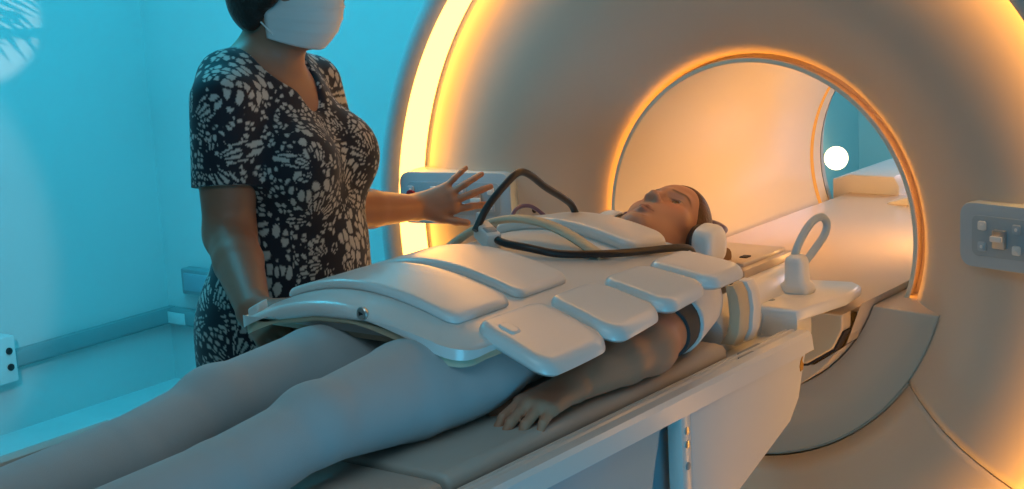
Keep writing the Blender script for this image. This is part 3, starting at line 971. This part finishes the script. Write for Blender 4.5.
def build_nurse():
    b = Body()
    phi = R(14)
    f = V3(math.cos(phi), math.sin(phi), 0); l = V3(-math.sin(phi), math.cos(phi), 0); zz = V3(0, 0, 1)
    O = V3(-.655, -.755, .030)
    T = lambda x, y, z: O + l * x + f * y + zz * z if z > .7 else V3(O[0], O[1], 0) + l * x + f * y + zz * z         # x to her left, y forward, z up
    rot = np.stack([l, f, zz])
    psi = R(2)
    hf = V3(math.cos(psi), math.sin(psi), -.10); hl = unit(np.cross(V3(0, 0, 1), hf)); hu = unit(np.cross(hf, hl)) ; hu = -hu if hu[2] < 0 else hu
    F = Frame(T(.0, .066, 1.608), hl, hu, hf, 1.03)
    head(b, F); ear(b, F, 1); ear(b, F, -1)
    def torso(B, e):
        B.ell(T(0, -.005, 1.385), V3(.150 + e, .095 + e, .075 + e), .06, rot)
        B.ell(T(0, .005, 1.27), V3(.155 + e, .115 + e, .15 + e), .06, rot)
        for q in (1, -1): B.ell(T(q * .082, .098, 1.265), V3(.078 + e, .078 + e, .080 + e), .05, rot)
        B.ell(T(0, .035, 1.10), V3(.155 + e, .135 + e, .16 + e), .06, rot)
        B.ell(T(0, .028, .96), V3(.160 + e, .125 + e, .16 + e), .06, rot)
        for q in (1, -1): B.ell(T(q * .080, -.02, .93), V3(.080 + e, .085 + e, .12 + e), .05, rot)
    torso(b, 0)
    b.cone(T(0, .0, 1.43), F(0, -.05, -.012), .066, .056, .04)
    b.cone(T(-.10, -.02, 1.44), T(.10, -.02, 1.44), .045, .045, .05)
    for q in (1, -1):
        b.chain([T(q * .09, 0, .92), T(q * .085, .01, .50), T(q * .08, -.02, .10)], [.095, .058, .036], .03)
        b.chain([T(q * .08, -.02, .06), T(q * .085, .06, .035), T(q * .09, .13, .028)], [.036, .034, .026], .02)
    # right arm hangs, hand under the plate; left arm reaches to the keypad
    rs = T(-.152, .005, 1.400); re = V3(-.585, -.942, 1.19); rw = V3(-.385, -1.085, 1.098)
    b.chain([rs, rs * .5 + re * .5, re], [.058, .055, .047], .03)
    b.chain([re, re * .62 + rw * .38, rw], [.046, .045, .030], .02)
    hand(b, rw, V3(.9, -.35, -.22), V3(-.05, -.75, .66), V3(0, .5, .6), [(15, 22, 18)] * 4, sc=1.0)
    ls = T(.165, .005, 1.395); le = V3(-.665, -.560, 1.165); lw = V3(-.655, -.335, 1.132)
    b.chain([ls, ls * .5 + le * .5, le], [.058, .054, .045], .03)
    b.chain([le, le * .62 + lw * .38, lw], [.044, .041, .027], .02)
    hand(b, lw, V3(.56, .40, .14), V3(.50, -.75, .18), V3(.1, .1, -1), [(6, 16, 14), (-2, 14, 12), (-4, 12, 10), (0, 16, 14)],
         spread=(4, -8, -18, -30), sc=.92, thumb_dir=V3(.72, .35, -.26))
    def colour(V):
        C = np.tile(SKIN_N, (len(V), 1))
        C *= (1 + .05 * np.sin(V[:, :1] * 90) * np.sin(V[:, 1:2] * 70 + 1) * np.sin(V[:, 2:] * 80))
        return face_colour(F, V, C, SKIN_N)
    axes = (axis(-.98, -.24, .006, [(-.68, -.50, .0038)]), axis(-1.22, -.12, .006, [(-.34, -.16, .0034), (-.86, -.68, .0045)]), axis(-.0, 1.79, .0065, [(1.06, 1.22, .0036), (1.48, 1.77, .0042)]))
    p = b.build('person', axes, M['skin'], None, colour)
    tag(p, 'standing person in dark patterned dress and white face mask, one hand on the keypad', 'person')
    for q in (1, -1): eyeball(F, q, p, (0, -.1, 1))
    # dress
    d = Body(); torso(d, .010)
    d.cone(T(-.10, -.02, 1.44), T(.10, -.02, 1.44), .053, .053, .05)
    d.cone(T(0, .0, .92), T(0, .0, .75), .165, .185, .08); d.cone(T(0, .0, .75), T(0, .0, .5), .185, .20, .03)
    for s_, e_, side in ((rs, re, -1), (ls, le, 1)):
        d.sleeve(s_, s_ * .36 + e_ * .64, .064, .068, .03)
    d.cut(T(0, 0, .56), V3(0, 0, -1))
    # round neckline
    d.ell(T(0, .070, 1.505), V3(.085, .100, .115), .008, rot, op=-1)
    d.ell(T(0, .11, 1.42), V3(.035, .06, .055), .02, rot, op=-1)
    def dress_colour(V):
        Q = np.stack([(V - O) @ l, (V - O) @ f, V[:, 2]], 1)
        dark = V3(.010, .013, .022); pale = V3(.43, .43, .40)
        n = .5 + .5 * np.sin(Q[:, 0] * 17 + 1.3) * np.sin(Q[:, 2] * 15 + .7) * np.cos(Q[:, 1] * 13)
        W = Q + .006 * np.sin(Q[:, ::-1] * 55)
        a1, a2, ra = hexa_noise(W @ np.array([[1, 0, .5], [0, 1, 0], [-.35, 0, .6]]), 54., 3)
        peb = sstep(.12, .20, (a2 - a1)) * (ra < .74) * (a1 < .54)
        b1, b2, rb = hexa_noise(W @ np.array([[.7, 0, .5], [0, 1, .2], [-.6, 0, .9]]), 84., 5)
        peb2 = sstep(.18, .28, (b2 - b1)) * (rb < .66) * (b1 < .50)
        m = np.where(n > .52, peb, peb2)
        # butterfly-like fans of long petals
        rs_ = np.random.RandomState(11)
        front = [(-.05, 1.335, .4, 1.), (.075, 1.285, 2.2, 1.1), (-.10, 1.20, 1.2, .8), (.06, 1.16, 0., .9), (-.02, 1.07, 2.6, .8), (.10, 1.05, 1., .8), (-.13, 1.02, .3, .9), (.02, .95, 1.9, .9),
                 (-.02, 1.24, .2, 1.), (.13, 1.20, 1.7, .7), (.0, 1.40, 2.6, .7), (-.08, 1.12, 2.8, .7), (.03, 1.34, 1.1, .7), (-.12, 1.30, 1.9, .7)]
        sidep = [(-.03, 1.395, 1.3, .9, -1), (.02, 1.33, -.3, .8, -1), (-.05, 1.02, 1.8, 1., -1), (.0, .93, .5, 1., -1), (-.06, 1.18, .9, .9, -1), (.0, 1.36, 1.2, 1., 1), (.0, 1.1, .4, 1., 1), (-.04, 1.29, 2.2, .7, -1)]
        def fan(u, v, th0, k, ok):
            nonlocal m
            u = u / (.84 * k); v = v / (.84 * k)
            r = np.hypot(u, v); th = np.arctan2(v, u) - th0
            th = (th + PI) % (2 * PI) - PI
            zone = ok & (r < .098)
            fanv = np.zeros(len(u)); body = np.zeros(len(u), bool)
            for c0, w, ln in ((.62, .50, .096), (-.62, .50, .096), (1.75, .42, .066), (-1.75, .42, .066)):
                dth = (th - c0 + PI) % (2 * PI) - PI
                edge = ln * np.sqrt(np.clip(1 - (dth / w) ** 2, 0, 1))
                inl = (np.abs(dth) < w) & (r < edge)
                cell = (dth + w) / .235
                vein = np.abs(cell - np.round(cell)) * .235 * r < .0026
                rim = (r > .66 * edge) & (r < .76 * edge)
                tip = (r > .93 * edge)
                fanv = np.where(inl & ~vein & ~rim & ~tip & (r > .012), 1., fanv)
                body |= inl
            m = np.where(ok & body, fanv, m)
            m = np.where(ok & (r < .010), 0., m)
        for (cu, cv, th0, k) in front: fan(Q[:, 0] - cu, Q[:, 2] - cv, th0, k, Q[:, 1] > .02)
        for (cu, cv, th0, k, sd) in sidep: fan(Q[:, 1] - cu, Q[:, 2] - cv, th0, k * 1.2, (Q[:, 0] * sd > .12))
        return dark + (pale - dark) * np.clip(m, 0, 1)[:, None]
    dr = d.build('dress', (axis(-.95, -.36, .0042, [(-.62, -.40, .0028)]), axis(-1.04, -.46, .0030), axis(.5, 1.56, .012, [(.88, 1.56, .0030)])), M['dress'], p, dress_colour)
    # hair: short dark bob
    h = Body()
    h.ell(F(0, .046, -.022), V3(.085, .092, .104) * F.s, .02, F.B)
    h.ell(F(0, -.02, -.055), V3(.082, .085, .062) * F.s, .03, F.B)
    for q in (1, -1):
        h.ell(F(q * .072, -.012, -.022), V3(.022, .072, .042) * F.s, .03, F.B)
        h.ell(F(q * .078, .03, .030), V3(.022, .065, .034) * F.s, .03, F.B)
    h.ell(F(.082, .0, .030), V3(.028, .07, .040) * F.s, .02, F.B)
    h.ell(F(0, -.03, .095), V3(.070, .10, .075) * F.s, .014, F.B, op=-1)
    h.build('hair', (axis(-.80, -.42, .0045), axis(-.95, -.60, .0045), axis(1.46, 1.83, .0045)), M['hair'], p)
    # pleated mask
    bm = bmesh.new()
    NU, NV = 41, 33
    G = []
    for j in range(NV):
        v = j / (NV - 1)                       # 0 at the top over the nose, 1 under the chin
        row = []
        for i in range(NU):
            u = -1 + 2 * i / (NU - 1)
            a = u * 1.22
            hw = .071 - .007 * abs(v - .45) * 2
            y = .012 - .125 * v + (.022 * abs(u) ** 1.5) * (1.6 * v - .75)
            bulge = .130 - .026 * (2 * abs(v - .42)) ** 2.2 - (.012 * v)
            x = hw * math.sin(a) / math.sin(1.22) * (1.02 - .02 * v)
            z = .012 + (bulge - .012) * (math.cos(a) - math.cos(1.22)) / (1 - math.cos(1.22))
            pl = 0
            for c in (.36, .54, .72):
                t_ = (v - c) / .05
                if -1 < t_ < 1: pl += .0045 * (1 - abs(t_)) * (1 if t_ > 0 else .2) * (1 - .4 * u * u)
            row.append(bm.verts.new(F(x * (1 + pl * 5), y, z + pl)))
        G.append(row)
    for j in range(NV - 1):
        for i in range(NU - 1): bm.faces.new((G[j][i], G[j][i + 1], G[j + 1][i + 1], G[j + 1][i]))
    mk = from_bm('face_mask', bm, M['mask'], p, 60)
    md = mk.modifiers.new('thickness', 'SOLIDIFY'); md.thickness = .0025; md.offset = 1
    for q in (1, -1):
        tube('ear_loop', [F(q * .0705, -.012, .018), F(q * .077, .006, .006), F(q * .082, .022, -.012), F(q * .085, .012, -.030), F(q * .083, -.02, -.030), F(q * .076, -.055, -.004), F(q * .0665, -.088, .030)],
             .0016, M['mask'], mk, 8, 6)
    # earring
    spin_z('earring', [(.002, -.004), (.0045, -.002), (.0045, .002), (.002, .004)], M['gold'], p, F(-.0835, -.030, -.004), 14, tuple(hl))
    return p


# ------------------------------------------------------------------ palm outside the frame whose shadow falls on the wall
def build_palm(loc):
    t = thing('palm_plant', loc, 'tall potted palm with long thin leaflets near the left wall', 'plant')
    x, y, z = loc
    spin_z('pot', [(.12, 0), (.16, .02), (.20, .34), (.21, .36), (.195, .37)], M['pot'], t, (x, y, z), 28)
    spin_z('soil', [(.18, .350), (.188, .366)], M['soil'], t, (x, y, z), 20)
    tube('stem', [(x, y, z + .36), (x + .02, y, z + .9), (x - .01, y + .02, z + 1.60)], .022, M['pot'], t, 10, 6)
    rs = np.random.RandomState(4)
    top = V3(x - .01, y + .02, z + 1.59)
    for k in range(12):
        az = 2 * PI * k / 12 + rs.uniform(-.2, .2); ln = rs.uniform(.50, .66); el = rs.uniform(.5, 1.3)
        hd = V3(math.cos(az), math.sin(az), 0)
        path = [top + hd * ln * u * math.cos(el) + V3(0, 0, ln * (math.sin(el) * u - .30 * u * u)) for u in np.linspace(0, 1, 14)]
        bm = bmesh.new(); add_tube(bm, path, .004, 6)
        for i in range(3, 14):
            tan = unit(path[i] - path[i - 1]); sd = unit(np.cross(tan, (0, 0, 1)))
            L = .12 * math.sin(PI * (.15 + .8 * i / 14)) + .03
            for q in (1, -1):
                dv = unit(tan * .8 + sd * q + V3(0, 0, -.25)); nv = unit(np.cross(dv, V3(0, 0, 1)))
                a = path[i]; w_ = .008
                pts = [a - nv * .003, a + dv * L * .35 - nv * w_, a + dv * L + V3(0, 0, -.03), a + dv * L * .35 + nv * w_, a + nv * .003]
                off = V3(0, 0, .0015)
                v0 = [bm.verts.new(p + off) for p in pts]; v1 = [bm.verts.new(p - off) for p in pts]
                bm.faces.new(v0); bm.faces.new(v1[::-1])
                for e in range(5): bm.faces.new((v0[e], v1[e], v1[(e + 1) % 5], v0[(e + 1) % 5]))
        from_bm('frond', bm, M['leaf'], t, 60)
    return t


# ------------------------------------------------------------------ build all
build_room()
build_scanner()
build_table()
build_coil()
build_head_end()
build_patient()
build_nurse()
build_palm((-2.66, -.47, 0))
lamp = bpy.data.objects['globe_lamp']
LX, LY, LZ = -1.83, 3.93, .572
lamp.location = (LX, LY, LZ)
spin_z('wall_plate', [(.055, 0), (.055, .012), (.02, .022), (.018, .055)], M['gold'], lamp, (LX, LY, LZ), 20, (1, 0, 0))
spin_z('globe', [(.004, -.055)] + [(.056 * math.sin(a), -.056 * math.cos(a)) for a in np.linspace(.15, PI - .15, 15)] + [(.004, .055)], M['globe'], lamp, (LX + .105, LY, LZ), 28, (1, 0, 0), 180)


# ------------------------------------------------------------------ light
def light(name, kind, loc, target, col, power, **kw):
    d = bpy.data.lights.new(name, kind); d.color = col; d.energy = power
    for k, v in kw.items(): setattr(d, k, v)
    o = bpy.data.objects.new(name, d); COL.objects.link(o); o.location = loc
    if target is not None:
        o.rotation_euler = (Vector(target) - Vector(loc)).to_track_quat('-Z', 'Y').to_euler()
    return o


CY = (.022, .69, 1.)
light('wall_wash', 'AREA', (-2.0, -.3, 2.75), (-3.1, .4, .6), CY, 56, shape='RECTANGLE', size=.6, size_y=3.0)
light('wall_wash', 'AREA', (-2.2, .2, 2.8), (-2.4, 1.2, .8), CY, 15, shape='RECTANGLE', size=1.6, size_y=.5)
light('ceiling_panel', 'AREA', (.6, -2.2, 2.85), (0, -1.4, 1), (.62, .89, 1.), 17, shape='RECTANGLE', size=1.6, size_y=1.6)
light('side_wash', 'AREA', (2.9, -3.3, 1.5), (.2, -1.2, .9), (.22, .74, 1.), 3, shape='SQUARE', size=1.4)
light('low_wash', 'SPOT', (2.2, -2.7, .40), (.28, -1.25, .72), (.08, .62, 1.), 95, spot_size=R(38), spot_blend=.6, shadow_soft_size=.5)
light('rear_room_light', 'AREA', (-.6, 3.2, 2.8), (-.9, 3.6, 0), (.25, .85, 1.), 30, shape='SQUARE', size=1.)
light('rear_room_lamp', 'AREA', (.3, 2.0, 1.6), (.1, 1.2, 1.0), (.85, .8, 1.), 9, shape='SQUARE', size=.5)
light('tunnel_fill', 'AREA', (.315, .50, 1.14), (-.3, .5, 1.02), (1., .50, .145), 9, shape='RECTANGLE', size=.12, size_y=.8)  # fill added out of view on the near wall to brighten the liner
o = light('window_sun', 'SPOT', (-.5, -1.9, 2.4), (-3.33, .37, 1.55), (1., .93, .86), 260, spot_size=R(8.6), spot_blend=.25, shadow_soft_size=.012)
o = light('wall_strip_spot', 'SPOT', (-.4, -2.2, 2.2), (-3.33, -.50, .95), (1., .93, .88), 85, spot_size=R(27.5), spot_blend=.06, shadow_soft_size=.05)  # spot added out of view to draw the paler strip on the wall

w = bpy.data.worlds.new('world'); bpy.context.scene.world = w; w.use_nodes = True
w.node_tree.nodes['Background'].inputs[0].default_value = (.35, .55, .65, 1)
w.node_tree.nodes['Background'].inputs[1].default_value = .05

# ------------------------------------------------------------------ camera
yaw, pit, rol = .656, .195, -.054
fw = Vector((-math.sin(yaw) * math.cos(pit), math.cos(yaw) * math.cos(pit), -math.sin(pit)))
rt = Vector((math.cos(yaw), math.sin(yaw), 0)); up = rt.cross(fw)
r2 = rt * math.cos(rol) + up * math.sin(rol); u2 = -rt * math.sin(rol) + up * math.cos(rol)
cd = bpy.data.cameras.new('camera'); cam = bpy.data.objects.new('camera', cd); COL.objects.link(cam)
cam.matrix_world = Matrix(((r2.x, u2.x, -fw.x, 1.61), (r2.y, u2.y, -fw.y, -2.94), (r2.z, u2.z, -fw.z, .649 + Z0), (0, 0, 0, 1)))
cd.sensor_fit = 'HORIZONTAL'; cd.sensor_width = 36; cd.lens = 1604 / 1024 * 36
cd.clip_start = .05
sc = bpy.context.scene
sc.camera = cam
sc.view_settings.view_transform = 'Standard'; sc.view_settings.look = 'None'
sc.view_settings.exposure = 0; sc.view_settings.gamma = 1
sc.view_settings.use_curve_mapping = False
